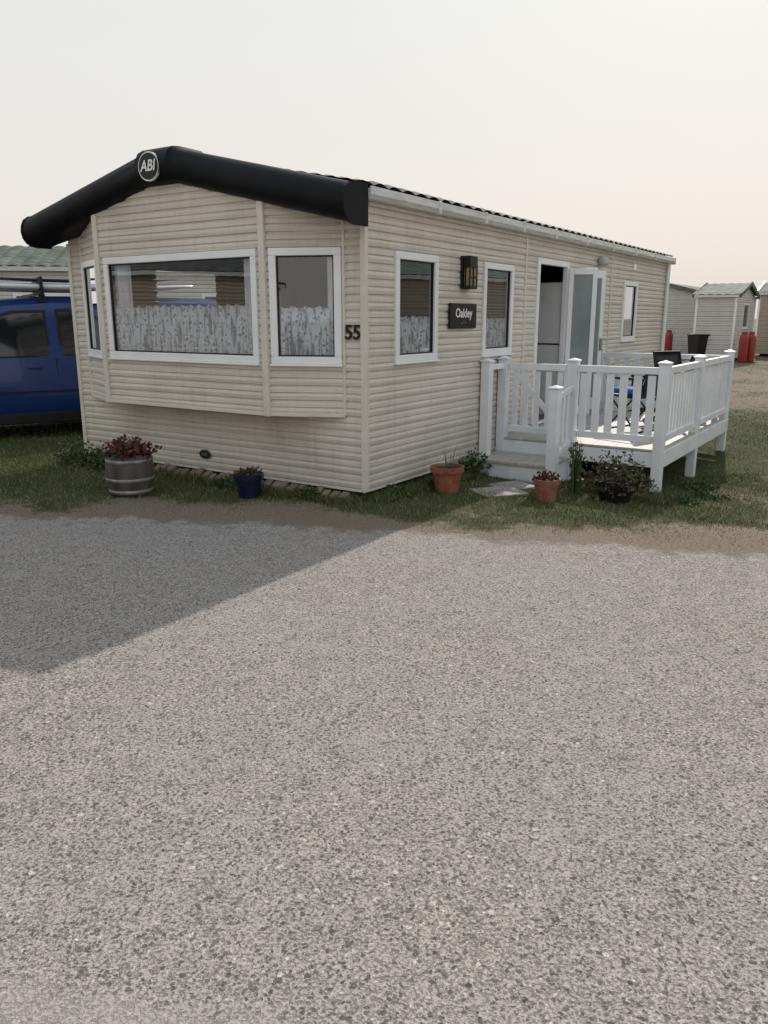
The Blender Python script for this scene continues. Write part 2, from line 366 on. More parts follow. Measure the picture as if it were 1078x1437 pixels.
# ------------------------------------------------------------------ cladding
PR=[(0,0),(.05,.016),(.28,.020),(.44,.013),(.50,.004),(.56,.015),(.80,.013),(.94,.002)]
def clad(name,P0,P1,z0,z1,mat,parent,openings=(),nrm=None,clips=(),per=.13,amp=1.0,z_ref=.1):
    P0=Vector(P0).to_2d();P1=Vector(P1).to_2d(); d=P1-P0; Ln=d.length; d/=Ln
    n=Vector(nrm).to_2d().normalized() if nrm else Vector((d.y,-d.x))
    zs=[]
    k=math.floor((z0-z_ref)/per)
    while z_ref+k*per<z1+per:
        for f,o in PR: zs.append((z_ref+(k+f)*per,o*amp))
        k+=1
    def off(z):
        for i in range(len(zs)-1):
            if zs[i][0]<=z<=zs[i+1][0]:
                t=(z-zs[i][0])/(zs[i+1][0]-zs[i][0]+1e-9); return zs[i][1]*(1-t)+zs[i+1][1]*t
        return 0
    zl=sorted(set([round(z,4) for z,o in zs if z0<z<z1]+[z0,z1]+[q for o in openings for q in o[2:]]))
    sl=sorted(set([0,Ln]+[q for o in openings for q in o[:2]]))
    vs=[];fs=[]
    for z in zl:
        o=off(z)
        for s in sl:
            p=P0+d*s+n*o; vs.append((p.x,p.y,z))
    m=len(sl)
    for j in range(len(zl)-1):
        for i in range(m-1):
            sc=(sl[i]+sl[i+1])/2; zc=(zl[j]+zl[j+1])/2
            if any(o[0]<sc<o[1] and o[2]<zc<o[3] for o in openings): continue
            fs.append((j*m+i,j*m+i+1,(j+1)*m+i+1,(j+1)*m+i))
    ob=obj(name,vs,fs,mat,parent)
    if clips:
        bm=bmesh.new(); bm.from_mesh(ob.data)
        for co,no in clips:
            bmesh.ops.bisect_plane(bm,geom=bm.verts[:]+bm.edges[:]+bm.faces[:],plane_co=co,plane_no=no,clear_outer=True)
        bm.to_mesh(ob.data); bm.free()
    return ob
def window(name,parent,P0,dirv,nrm,s0,s1,z0,z1,fw=.055,glassm=None,lacez=None,drapes=None,gasket=True,out_=.03,blind=False):
    d=Vector((dirv[0],dirv[1],0)); n=Vector((nrm[0],nrm[1],0)); P=Vector((P0[0],P0[1],0)); Z=Vector((0,0,1))
    mb=MB()
    def bar(a0,a1,b0,b1,o0,o1):
        c=P+d*(a0+a1)/2+Z*(b0+b1)/2+n*(o0+o1)/2
        mb.obox(c,d*(a1-a0)/2,n*(o1-o0)/2,Z*(b1-b0)/2)
    bar(s0-.01,s1+.01,z1-fw,z1+.01,-.03,out_); bar(s0-.01,s1+.01,z0-.01,z0+fw,-.03,out_)
    bar(s0-.01,s0+fw,z0+fw,z1-fw,-.03,out_); bar(s1-fw,s1+.01,z0+fw,z1-fw,-.03,out_)
    bar(s0-.02,s1+.02,z0-.03,z0-.01,-.01,out_+.02)
    mb.make(name+'_frame',M_white,parent,bv=.006)
    if gasket:
        mb=MB(); g=.012
        bar(s0+fw,s1-fw,z1-fw-g,z1-fw,-.02,.012); bar(s0+fw,s1-fw,z0+fw,z0+fw+g,-.02,.012)
        bar(s0+fw,s0+fw+g,z0+fw+g,z1-fw-g,-.02,.012); bar(s1-fw-g,s1-fw,z0+fw+g,z1-fw-g,-.02,.012)
        mb.make(name+'_gasket',M_black,parent)
    q=[P+d*s0+Z*z0,P+d*s1+Z*z0,P+d*s1+Z*z1,P+d*s0+Z*z1]
    if d.cross(Z).dot(n)<0: q=q[::-1]
    obj(name+'_glass',q,[(0,1,2,3)],glassm or M_glass,parent)
    def cloth(nm,a0,a1,b0,b1,dep,wl,amp,mat,scal=0):
        k=max(8,int((a1-a0)/.010)); vs=[];fs=[]
        for i in range(k+1):
            s=a0+(a1-a0)*i/k; o=-dep+amp*math.sin(s/wl*6.283)+amp*.5*math.sin(s/wl*2.7+1)
            zt=b1-(scal*abs(math.sin(s/.12*3.1416)) if scal else 0)
            for z in (b0,zt): vs.append(P+d*s+n*o+Z*z)
        for i in range(k): fs.append((2*i,2*i+2,2*i+3,2*i+1))
        obj(nm,vs,fs,mat,parent,sm=True)
    if lacez: cloth(name+'_net_curtain',s0+.03,s1-.03,z0+.02,lacez,.03,.07,.009,M_lace,.02)
    if drapes:
        for i,(a0,a1) in enumerate(drapes): cloth(name+'_drape_%d'%i,a0,a1,z0,z1,.065,.05,.014,M_drape)
    if blind:
        mb=MB(); k=int((z1-z0)/.03)
        for i in range(k):
            z=z0+.03*i+.015; c=P+d*(s0+s1)/2+Z*z+n*-.06
            mb.obox(c,d*((s1-s0)/2-.02),(n*.010+Z*.006),(Z*.0008))
        mb.make(name+'_venetian_blind',M_blind,parent)
# ------------------------------------------------------------------ MAIN CARAVAN
cv=empty('static_caravan',(CX,CY,0),RZ)
LN,WD=9.5,3.93; PK=2.04; ZT=3.13; ZE=2.635
slope=(ZT-ZE)/(PK+.09)
def topz(b,off=0): return ZT-slope*abs(b-PK)+off
def roofclips(off):
    no1=Vector((0,-slope,1)).normalized(); no2=Vector((0,slope,1)).normalized()
    return [((0,PK,ZT+off),no1),((0,PK,ZT+off),no2)]
zw0,zw1=1.21,2.16
ops=[(a,b,zw0,zw1) for a,b in ((.46,1.2),(2.2,2.93))]+[(3.67,4.6,.30,2.25),(7.05,7.75,1.25,2.14)]
clad('side_wall',(0,0),(LN,0),.10,2.60,M_clad,cv,ops,nrm=(0,-1))
clad('far_side_wall',(0,WD),(LN,WD),.10,2.60,M_clad,cv,[(1.2,2.2,zw0,zw1)],nrm=(0,1))
clad('rear_wall',(LN,0),(LN,WD),.10,3.1,M_clad,cv,nrm=(1,0),clips=roofclips(-.16))
B0,B1,B2,B3=.20,.86,3.07,3.73; BA=-.29; ZB=.75
clad('front_wall_lower',(0,0),(0,WD),.10,ZB,M_clad,cv,nrm=(-1,0))
clad('front_wall_right',(0,0),(0,B0),ZB,3.1,M_clad,cv,nrm=(-1,0),clips=roofclips(-.28))
clad('front_wall_left',(0,B3),(0,WD),ZB,3.1,M_clad,cv,nrm=(-1,0),clips=roofclips(-.28))
fl=math.hypot(B1-B0,BA); fd=(BA/fl,(B1-B0)/fl)
clad('bay_right_panel',(0,B0),(BA,B1),ZB,3.1,M_clad,cv,[(.04,fl-.06,zw0,2.17)],nrm=(-fd[1],fd[0]),clips=roofclips(-.28))
clad('bay_centre_panel',(BA,B1),(BA,B2),ZB,3.1,M_clad,cv,[(.08,B2-B1-.10,zw0,2.17)],nrm=(-1,0),clips=roofclips(-.28))
fd2=(-BA/fl,(B3-B2)/fl)
clad('bay_left_panel',(BA,B2),(0,B3),ZB,3.1,M_clad,cv,[(.06,fl-.04,zw0,2.17)],nrm=(-fd2[1],fd2[0]),clips=roofclips(-.28))
BL=B2-B1
window('bay_right_window',cv,(0,B0),fd,(-fd[1],fd[0]),.04,fl-.06,zw0,2.17,lacez=1.70,drapes=[(.09,.17)])
window('bay_centre_window',cv,(BA,B1),(0,1),(-1,0),.08,BL-.10,zw0,2.17,lacez=1.72,drapes=[(.13,.30),(BL-.40,BL-.15)])
window('bay_left_window',cv,(BA,B2),fd2,(-fd2[1],fd2[0]),.06,fl-.04,zw0,2.17,lacez=1.72,drapes=[(.1,.3)])
window('side_window_front',cv,(0,0),(1,0),(0,-1),.46,1.2,zw0,zw1,lacez=1.62,drapes=[(.50,.60)],out_=.035)
window('side_window_mid',cv,(0,0),(1,0),(0,-1),2.2,2.93,zw0,zw1,lacez=1.6,blind=True,out_=.035)
window('side_window_rear',cv,(0,0),(1,0),(0,-1),7.05,7.75,1.25,2.14,out_=.035)
obj('bay_underside',[(0,B0,ZB),(BA,B1,ZB),(BA,B2,ZB),(0,B3,ZB)],[(0,1,2,3)],M_trim,cv)
mb=MB()
for p,q in (((0.0,B0),(BA,B1)),((BA,B1),(BA,B2)),((BA,B2),(0.0,B3))):
    mb.beam((p[0]-.014,p[1],ZB),(q[0]-.014,q[1],ZB),.03,.03)
mb.make('bay_base_moulding',M_trim,cv,bv=.004)
mb=MB()
def vtrim(a,b,w0,w1,z0,z1): mb.box((a-w0,b-w1,z0),(a+w0,b+w1,z1))
vtrim(BA-.014,B1,.018,.035,ZB-.02,topz(B1,-.29)); vtrim(BA-.014,B2,.018,.035,ZB-.02,topz(B2,-.29))
vtrim(-.014,B0+.005,.012,.015,ZB,topz(B0,-.29)); vtrim(-.014,B3-.005,.012,.015,ZB,topz(B3,-.29))
vtrim(0,0,.028,.028,.08,2.38); vtrim(0,WD,.028,.028,.08,2.38); vtrim(LN,0,.028,.028,.08,2.6); vtrim(LN,WD,.028,.028,.08,2.6)
mb.make('corner_trims',M_trim,cv,bv=.008)
mb=MB(); mb.box((-.03,-.015,.075),(LN,-.0,.10)); mb.box((-.02,0,.075),(-.004,WD,.10))
mb.box((.03,-.032,2.5),(LN-.03,.0,2.58))
mb.make('wall_trim_rails',M_trim,cv)
mb=MB(); mb.box((3.27,-.023,.10),(3.31,-.001,2.5)); mb.box((6.4,-.023,.10),(6.44,-.001,2.5)); mb.make('cladding_joints',M_trim,cv)
mb=MB(); mb.box((.02,.03,.27),(LN-.05,WD-.03,.30)); mb.make('floor',M_floor,cv)
mb=MB(); mb.box((.02,.03,2.45),(LN-.05,WD-.03,2.5)); mb.box((BA+.04,B1,2.2),(.02,B2,2.5)); mb.make('ceiling',M_interior,cv)
mb=MB(); mb.box((3.05,.05,.3),(3.10,WD-.05,2.45)); mb.box((6.0,.05,.3),(6.05,WD-.05,2.45)); mb.box((.02,WD-.06,.3),(LN-.05,WD-.04,1.15));mb.make('inner_partitions',M_interior,cv)
mb=MB(); mb.box((3.2,.90,.3),(5.9,.94,2.45)); mb.make('hall_wall',M_intgrey,cv)
mb=MB(); mb.box((4.62,.045,.3),(5.2,.80,1.24)); mb.box((4.62,.045,1.26),(5.2,.80,2.05)); mb.make('fridge_freezer',M_intlight,cv,bv=.012)
mb=MB(); mb.box((.1,.3,.3),(.75,3.6,.72)); mb.box((-.1,.9,.72),(.12,3.0,1.12)); mb.make('sofa',simple('sofa_fabric',(.22,.17,.13),.9),cv,bv=.04)
def roof(parent,L0,L1,Wd,zr,ze,over,mat,per=.22,amp=.022,rp=None,res=8,rows=14):
    rp=rp or Wd/2
    for sgn,nm in ((-1,'roof_near_slope'),(1,'roof_far_slope')):
        span=(rp if sgn<0 else Wd-rp)+over
        na=int((L1-L0)/per*res); vs=[];fs=[]
        for i in range(na+1):
            a=L0+(L1-L0)*i/na
            wv=amp*abs(math.sin(math.pi*(a/per)))
            for j in range(rows*2+1):
                t=j/(rows*2)
                vs.append((a,rp+sgn*span*t,zr+(ze-zr)*t+wv+(.012 if j%2 else 0)))
        m=rows*2+1
        for i in range(na):
            for j in range(m-1): fs.append((i*m+j,(i+1)*m+j,(i+1)*m+j+1,i*m+j+1))
        obj(nm,vs,fs,mat,parent)
roof(cv,-.05,LN+.08,WD,3.06,2.64,.10,M_roofcol,rp=PK,amp=.030)
mb=MB(); mb.tube((-.04,PK,3.045),(LN+.08,PK,3.045),.05); mb.make('roof_ridge_cap',M_roofcol,cv)
def gutter(parent,b,sg,L0,L1,zt=2.63):
    prof=[(0,0),(0,-.075),(-.03,-.10),(-.07,-.095),(-.095,-.06),(-.095,0),(-.085,0),(-.085,-.05),(-.06,-.08),(-.01,-.08),(-.01,0)]
    vs=[];fs=[];m=len(prof)
    for a in (L0,L1):
        for y,z in prof: vs.append((a,b+y*sg,zt+z))
    for i in range(m): j=(i+1)%m; fs.append((i,j,m+j,m+i))
    fs.append(tuple(range(m))); fs.append(tuple(range(m,2*m))[::-1])
    o=obj('gutter',vs,fs,M_gutter,parent); fix(o)
    mb=MB()
    for a in (1.05,2.0,2.95,3.9,5.0,6.1,7.2,8.3,L1-.02): mb.box((a-.025,b-.102*sg,zt-.106),(a+.025,b,zt+.006))
    mb.make('gutter_brackets',M_gutter,parent,bv=.006)
gutter(cv,-.034,1,-.08,LN+.1); gutter(cv,WD+.034,-1,-.08,LN+.1)
mb=MB()
mb.tube((LN-.06,-.06,.15),(LN-.06,-.06,2.55),.033); mb.make('downpipe',M_white,cv)
pf=[(-.10,-.0),(-.26,.0),(-.33,-.010),(-.385,-.045),(-.415,-.10),(-.425,-.165),(-.41,-.225),(-.375,-.27),(-.33,-.295),(-.27,-.305),(-.10,-.305)]
pf_in=[(.0,0)]+pf+[(.0,-.305)]
FB0,FB1=-.09,4.12
path=[(FB0,1),(.12,1),(.5,1),(1.2,1),(PK-.24,1),(PK-.20,1.07),(PK+.20,1.07),(PK+.24,1),(2.8,1),(3.5,1),(4.0,1),(FB1,1)]
vs=[];fs=[];m=len(pf_in)
for b,k in path:
    zz=(topz(b) if k==1 else topz(PK-.20)+.02)
    for j,(a,dz) in enumerate(pf_in):
        if (b<.1 or b>3.95): a=min(a,-.10)
        vs.append((a*k,b,zz+dz*(1.06 if k>1 else 1)))
for i in range(len(path)-1):
    for j in range(m-1): fs.append((i*m+j,i*m+j+1,(i+1)*m+j+1,(i+1)*m+j))
    fs.append((i*m+m-1,i*m,(i+1)*m,(i+1)*m+m-1))
fs.append(tuple(range(m))[::-1]); fs.append(tuple(range((len(path)-1)*m,len(path)*m)))
o=obj('roof_fascia',vs,fs,M_navy,cv); fix(o)
for p in o.data.polygons: p.use_smooth=len(p.vertices)==4
o.data.set_sharp_from_angle(angle=math.radians(35))
for nm,b in (('fascia_end_cap',FB0-.006),('fascia_end_cap_far',FB1+.006)):
    vs=[];fs=[];m=len(pf);cx_=-.26;zt=topz(b);cz_=zt-.15
    for bb in (b-.012,b+.012):
        for a,dz in pf: vs.append((cx_+(a-cx_)*1.05,bb,cz_+(zt+dz-cz_)*1.07))
    for j in range(m): k=(j+1)%m; fs.append((j,k,m+k,m+j))
    fs.append(tuple(range(m))); fs.append(tuple(range(m,2*m))[::-1])
    o=obj(nm,vs,fs,M_navy,cv); fix(o)
def text(name,body,size,loc,rot,mat,parent,ext=.003,bold=.0,shear=0):
    c=bpy.data.curves.new(name,'FONT'); c.body=body; c.size=size; c.extrude=ext; c.align_x='CENTER'; c.align_y='CENTER'; c.offset=bold; c.shear=shear
    o=bpy.data.objects.new(name,c); S.collection.objects.link(o); c.materials.append(mat); o.parent=parent
    o.matrix_local=Matrix.Translation(loc)@rot.to_4x4(); return o
RF=Matrix(((0,0,-1),(-1,0,0),(0,1,0))); RS=Matrix(((1,0,0),(0,0,-1),(0,1,0)))
def disc_front(name,a,b,z,rb,rz_,dep,mat,parent,n=32):
    vs=[];fs=[]
    for aa in (a,a-dep):
        for k in range(n): t=6.2832*k/n; vs.append((aa,b+rb*math.cos(t),z+rz_*math.sin(t)))
    for k in range(n): j=(k+1)%n; fs.append((k,j,n+j,n+k))
    fs.append(tuple(range(n))); fs.append(tuple(range(n,2*n)))
    o=obj(name,vs,fs,mat,parent); fix(o); return o
BZ=2.925; BB=2.045
disc_front('badge_ring',-.44,BB,BZ,.135,.125,.024,M_metal,cv)
disc_front('badge_face',-.463,BB,BZ,.124,.114,.005,M_black,cv)
text('badge_lettering','ABI',.13,(-.472,BB,BZ),RF,M_metal,cv,.003,.003,.2)
text('house_number','55',.17,(-.028,.105,1.47),RF,M_black,cv,.004,.004)
disc_front('maker_plate_ring',-.014,1.98,.24,.085,.05,.012,M_metal,cv); disc_front('maker_plate',-.026,1.98,.24,.075,.042,.006,M_black,cv)
text('maker_plate_text','ABI',.06,(-.034,1.98,.24),RF,M_metal,cv,.001)
box('name_plaque',(1.43,-.045,1.49),(2.0,-.02,1.74),simple('slate_plaque',(.014,.010,.010),.4,spec=.25),cv,.006)
text('plaque_lettering','Oakley',.125,(1.715,-.047,1.64),RS,M_white,cv,.001,.002); text('plaque_sub','~ * ~',.06,(1.715,-.047,1.545),RS,M_metal,cv,.001)
mb=MB(); mb.box((1.67,-.04,1.88),(1.87,-.018,2.2)); mb.box((1.69,-.12,2.09),(1.85,-.04,2.2)); mb.box((1.69,-.12,1.88),(1.85,-.03,1.91))
for x in (1.69,1.765,1.84): mb.box((x,-.122,1.9),(x+.012,-.11,2.12))
mb.box((1.69,-.122,1.99),(1.85,-.11,2.002))
for y in (-.12,-.07): mb.box((1.69,y,1.9),(1.702,y+.012,2.1)); mb.box((1.84,y,1.9),(1.852,y+.012,2.1)); 
mb.make('wall_lantern',M_black,cv,bv=.003); box('wall_lantern_glass',(1.703,-.108,1.911),(1.838,-.045,2.09),M_amber,cv)
box('outside_light',(5.75,-.12,2.32),(5.98,-.02,2.43),M_intgrey,cv,.03); box('wall_vent',(7.45,-.03,2.33),(7.6,-.016,2.43),M_white,cv,.004)
mb=MB(); mb.box((3.62,-.035,.27),(3.69,.03,2.30)); mb.box((4.58,-.035,.27),(4.65,.03,2.30)); mb.box((3.69,-.035,2.23),(4.58,.03,2.30)); mb.box((3.62,-.05,.27),(4.65,.03,.30))
mb.make('door_frame',M_white,cv,bv=.006)
hd=empty('open_door'); hd.parent=cv; hd.location=(4.72,-.045,0); hd.rotation_euler=(0,0,math.radians(-13))
mb=MB(); DW=.80
mb.box((0,-.02,.33),(.09,.02,2.22)); mb.box((DW-.09,-.02,.33),(DW,.02,2.22)); mb.box((.09,-.02,2.12),(DW-.09,.02,2.22)); mb.box((.09,-.02,.33),(DW-.09,.02,.5))
mb.make('leaf_frame',M_white,hd,bv=.006)
box('leaf_glass',(.09,-.006,.5),(DW-.09,.006,2.12),M_frost,hd); box('leaf_handle',(.72,-.05,1.15),(.76,-.02,1.32),M_metal,hd,.005)
hd2=empty('second_door_leaf'); hd2.parent=cv; hd2.location=(4.60,-.05,0); hd2.rotation_euler=(0,0,math.radians(-66))
mb=MB(); mb.box((0,-.018,.33),(.06,.018,2.22)); mb.box((.30,-.018,.33),(.36,.018,2.22)); mb.box((.06,-.018,2.14),(.30,.018,2.22)); mb.box((.06,-.018,.33),(.30,.018,.45))
mb.make('leaf_frame',M_white,hd2,bv=.005); box('leaf_glass',(.06,-.005,.45),(.30,.005,2.14),M_frost,hd2)
box('chassis',(.25,.25,.0),(LN-.2,WD-.25,.12),M_dark,cv)
mb=MB()
for a in (.5,2.5,4.5,6.5,8.5):
    for b in (.5,WD-.5): mb.box((a-.2,b-.2,-.4),(a+.2,b+.2,.1))
mb.make('support_blocks',M_slab,cv)
# ------------------------------------------------------------------ brick edging along the front
be=empty('brick_edging',(CX,CY,0),RZ)
mb=MB(); b=.12
while b<2.6:
    w=.095+random.uniform(-.01,.01); h=.075+random.uniform(-.025,.015); a=-.10+random.uniform(-.02,.02)
    mb.obox((a,b+w/2,h/2-.02),(.04,random.uniform(-.008,.008),.02),(0,w/2-.008,0),(-.012,random.uniform(-.01,.01),h/2+.02)); b+=w+.008
mb.make('bricks',M_brickedge,be,bv=.008)
# ------------------------------------------------------------------ DECKING
dk=empty('white_decking',(CX,CY,0),RZ)
A0,A1,BW=2.65,5.95,-1.86; ZD=.27; ZR=1.09
def hz(a,b): p=W(a,b); return float(terr(p[0],p[1]))
mb=MB(); pw=.052
def post(a,b,top=ZR+.05,bot=None):
    z0=(hz(a,b)-.05) if bot is None else bot
    mb.box((a-pw,b-pw,z0),(a+pw,b+pw,top))
    mb.box((a-pw-.012,b-pw-.012,top),(a+pw+.012,b+pw+.012,top+.018))
    mb.add([(a-pw-.01,b-pw-.01,top+.018),(a+pw+.01,b-pw-.01,top+.018),(a+pw+.01,b+pw+.01,top+.018),(a-pw-.01,b+pw+.01,top+.018),(a,b,top+.04)],[(0,1,4),(1,2,4),(2,3,4),(3,0,4)])
GB=-.90; NA,NB=1.95,-.98
for a,b in ((A0,-.08),(A0,GB),(A0,BW),((A0+A1)/2-.1,BW),(A1,BW),(A1,-.08)): post(a,b)
post(2.22,-.08,ZR+.04); post(NA,NB,.90)
mb.make('posts',M_deckwhite,dk,bv=.006)
mb=MB()
def panel(p,q,n,diag=False,bw=.04):
    p=Vector(p);q=Vector(q);d=(q-p);Ln=d.length;d.normalize();s=Vector((-d.y,d.x))
    P3=lambda t,z:(p.x+d.x*t,p.y+d.y*t,z)
    mb.beam(P3(0,ZR-.02),P3(Ln,ZR-.02),.06,.07); mb.beam(P3(0,ZD+.10),P3(Ln,ZD+.10),.05,.07)
    st=Ln/n
    for i in range(n):
        t=st*(i+.5); c=P3(t,(ZR+ZD+.04)/2)
        mb.obox(c,Vector((d.x,d.y,0))*bw,Vector((s.x,s.y,0))*.011,Vector((0,0,1))*((ZR-ZD-.18)/2))
    if diag:
        mb.beam(P3(.05,ZR-.08),P3(Ln-.05,ZD+.16),.018,.06)
panel((A0,GB-pw),(A0,BW+pw),6)
MID=(A0+A1)/2-.1
panel((A0+pw,BW),(MID-pw,BW),11,bw=.045); panel((MID+pw,BW),(A1-pw,BW),12,bw=.045); panel((A1,-.13),(A1,BW+pw),12)
mb.make('railings',M_deckwhite,dk,bv=.004)
mb=MB(); panel((A0,-.16),(A0,GB+pw+.03),5,True,bw=.03); mb.make('gate',M_deckwhite,dk,bv=.004)
mb=MB()
mb.beam((2.22,-.08,ZR-.02),(A0,-.08,ZR-.02),.05,.06); mb.beam((NA,NB,.80),(A0,GB-.0,.86),.04,.06); mb.beam((NA,NB,.2),(A0,GB-.0,.26),.04,.06)
for t in (.25,.5,.75): mb.box((NA+.7*t-.03,NB+.08*t-.01,.25),(NA+.7*t+.03,NB+.08*t+.01,.82))
mb.make('step_handrails',M_deckwhite,dk,bv=.004)
mb=MB(); k=int((A1-A0+.1)/.145)
for i in range(k): mb.box((A0-.05+.145*i,BW-.03,ZD-.025),(A0-.05+.145*i+.14,-.06,ZD))
mb.make('deck_boards',M_deckfloor,dk,bv=.003)
mb=MB(); mb.box((A0-.045,BW-.02,ZD-.19),(A0-.02,-.06,ZD-.03)); mb.box((A0-.05,BW-.03,ZD-.19),(A1+.05,BW-.055,ZD-.02)); mb.box((A1+.03,BW-.02,ZD-.19),(A1+.055,-.06,ZD-.03))
mb.make('deck_fascia_boards',M_deckwhite,dk,bv=.004)
mb=MB()
for a in (3.2,4.2,5.2): mb.box((a,BW+.05,ZD-.17),(a+.05,-.1,ZD-.03))
mb.make('deck_joists',M_wood,dk)
mb=MB(); mb.box((1.98,NB+.06,.07),(A0-.05,-.03,.105)); mb.make('step_tread',M_deckfloor,dk,bv=.006)
mb=MB(); mb.box((2.01,NB+.08,-.25),(2.035,-.04,.07)); mb.box((2.035,NB+.08,-.25),(A0-.06,NB+.11,.07)); mb.box((2.035,-.07,-.25),(A0-.06,-.04,.07)); mb.make('step_risers',M_deckwhite,dk)
# ------------------------------------------------------------------ folding chairs on deck
def chair(name,a,b,rz,back=M_black,z=ZD,hb=.80,cushion=False):
    p=W(a,b); e=empty(name,(p[0],p[1],z),RZ+rz)
    mb=MB(); r=.011
    for x in (-.24,.24):
        mb.tube((x,-.25,0),(x,.20,.46),r); mb.tube((x,.22,0),(x,-.22,.44),r)
        mb.tube((x,.18,.42),(x,.30,hb),r); mb.tube((x,-.24,.44),(x,-.24,.62),r); mb.tube((x,-.26,.63),(x,.24,.63),.016)
    for y,zz in ((-.25,.01),(.22,.01)): mb.tube((-.24,y,zz),(.24,y,zz),r)
    mb.tube((-.24,.30,hb),(.24,.30,hb),r)
    mb.make('frame',M_black,e)
    vs=[];fs=[]
    pr=[(-.25,.45),(-.1,.42),(.08,.41),(.19,.44),(.22,.56),(.26,hb-.15),(.305,hb+.01)]
    for y,zz in pr:
        for i in range(5): x=-.235+.47*i/4; vs.append((x,y,zz-.02*math.sin(math.pi*i/4)))
    for j in range(len(pr)-1):
        for i in range(4): fs.append((j*5+i,j*5+i+1,(j+1)*5+i+1,(j+1)*5+i))
    o=obj('seat_and_back',vs,fs,back,e,sm=True); sm_=o.modifiers.new('s','SOLIDIFY'); sm_.thickness=.012
    if cushion: box('cushion',(-.21,-.22,.44),(.21,.17,.51),M_bluecloth,e,.03)
chair('folding_chair',4.0,-1.2,math.radians(160),hb=.72,cushion=True); chair('folding_chair',5.35,-1.4,math.radians(-30),hb=.88); chair('folding_chair',4.85,-1.35,math.radians(200),hb=.84)
# ------------------------------------------------------------------ pots
def pot(name,x,y,r,h,mat):
    z=float(terr(x,y)); e=empty(name,(x,y,z))
    mb=MB(); pr=[(0,0),(r*.68,0),(r*.92,h*.8),(r*1.03,h*.8),(r*1.05,h),(r*.93,h),(r*.88,h*.88),(0,h*.88)]
    mb.lathe(pr); mb.make('pot_body',mat,e,True).data.set_sharp_from_angle(angle=math.radians(30))
    mb=MB(); mb.lathe([(0,h*.9),(r*.89,h*.9)]); mb.make('soil',M_soil,e); return e
x,y=-2.37,7.26; z=float(terr(x,y)); e=empty('barrel_planter',(x,y,z))
H=.37
mb=MB(); prof=[(0,0)]+[(.16+.06*math.sin(math.pi*(.12+.66*t/10)),H*t/10) for t in range(11)]+[(.185,H),(.18,H-.05),(0,H-.05)]
mb.lathe(prof,n=36); mb.make('barrel_body',M_wood,e,True)
mb=MB()
for t in (1.2,4.2,8.8):
    r=.16+.06*math.sin(math.pi*(.12+.66*t/10))+.004; zz=H*t/10; mb.lathe([(r-.004,zz-.018),(r,zz-.018),(r+.002,zz+.018),(r-.004,zz+.018)],n=36)
mb.make('barrel_hoops',simple('hoop_galvanised',(.22,.22,.21),.5,.3,var=.4,scale=14),e,True)
leaves('red_foliage',(0,0,.37),(.22,.20,.15),800,.045,M_leafr,e,shape='dome'); leaves('green_foliage',(-.05,0,.36),(.20,.20,.09),260,.045,M_leafg,e,shape='dome')
e=pot('blue_plant_pot',-1.24,7.12,.135,.23,M_bluepot); leaves('dry_plant',(0,0,.22),(.10,.10,.05),110,.04,M_leafd,e,shape='dome')
e=pot('terracotta_plant_pot',.60,7.38,.155,.25,M_terra); stems('stems',(0,0,.22),.08,.24,10,.010,M_leafd,e)
e=pot('terracotta_plant_pot',1.49,7.10,.12,.22,M_terra); leaves('geranium',(0,0,.21),(.12,.10,.06),170,.04,M_leafr,e,shape='dome')
e=pot('shrub_planter',2.22,7.42,.20,.22,M_black); leaves('shrub_foliage',(0,0,.12),(.30,.28,.34),1500,.038,M_leafd,e,shape='dome')
leaves('shrub_green',(0.1,0,.12),(.26,.22,.22),350,.04,M_leafg,e,shape='dome')
e=empty('spiky_plant',(1.90,7.72,float(terr(1.9,7.72)))); stems('leaves',(0,0,0),.05,.62,26,.018,M_leafg,e,.25)
leaves('leaflets',(0,0,.3),(.07,.07,.28),140,.04,M_leafg,e)
e=empty('weeds',(0,0,0))
for k,(a,b,h) in enumerate([(-.25,3.6,.26),(-.3,3.3,.18),(-.3,2.8,.12),(-.2,1.5,.08),(-.3,3.85,.22),(-.2,.5,.10),(1.7,-.12,.16),(1.95,-.10,.2),(.9,-.2,.08),(-.35,1.05,.08),(.3,-.12,.10)]):
    p=W(a,b); leaves('weed_%d'%k,(p[0],p[1],0),(.10+h*.35,.10+h*.35,h),int(160+900*h),.04,M_leafg,e,shape='dome')
for k,(a,b,h) in enumerate([(3.0,-2.1,.12),(3.4,-2.15,.09),(2.5,-1.6,.10),(2.3,-2.2,.06),(2.9,-2.35,.06)]):
    p=W(a,b); leaves('weed_b%d'%k,(p[0],p[1],hz(a,b)),(.2,.2,h),300,.035,M_leafg,e,shape='dome')
x,y=1.10,7.45; sl=empty('paving_slab',(x,y,float(terr(x,y)))); sl.rotation_euler=(0,0,.35); box('slab',(-.23,-.2,-.03),(.23,.2,.018),M_slab,sl,.012)
x,y=1.30,7.85; sl=empty('paving_slab',(x,y,float(terr(x,y)))); sl.rotation_euler=(0,0,.5); box('slab',(-.2,-.18,-.03),(.2,.18,.02),M_slab,sl,.012)
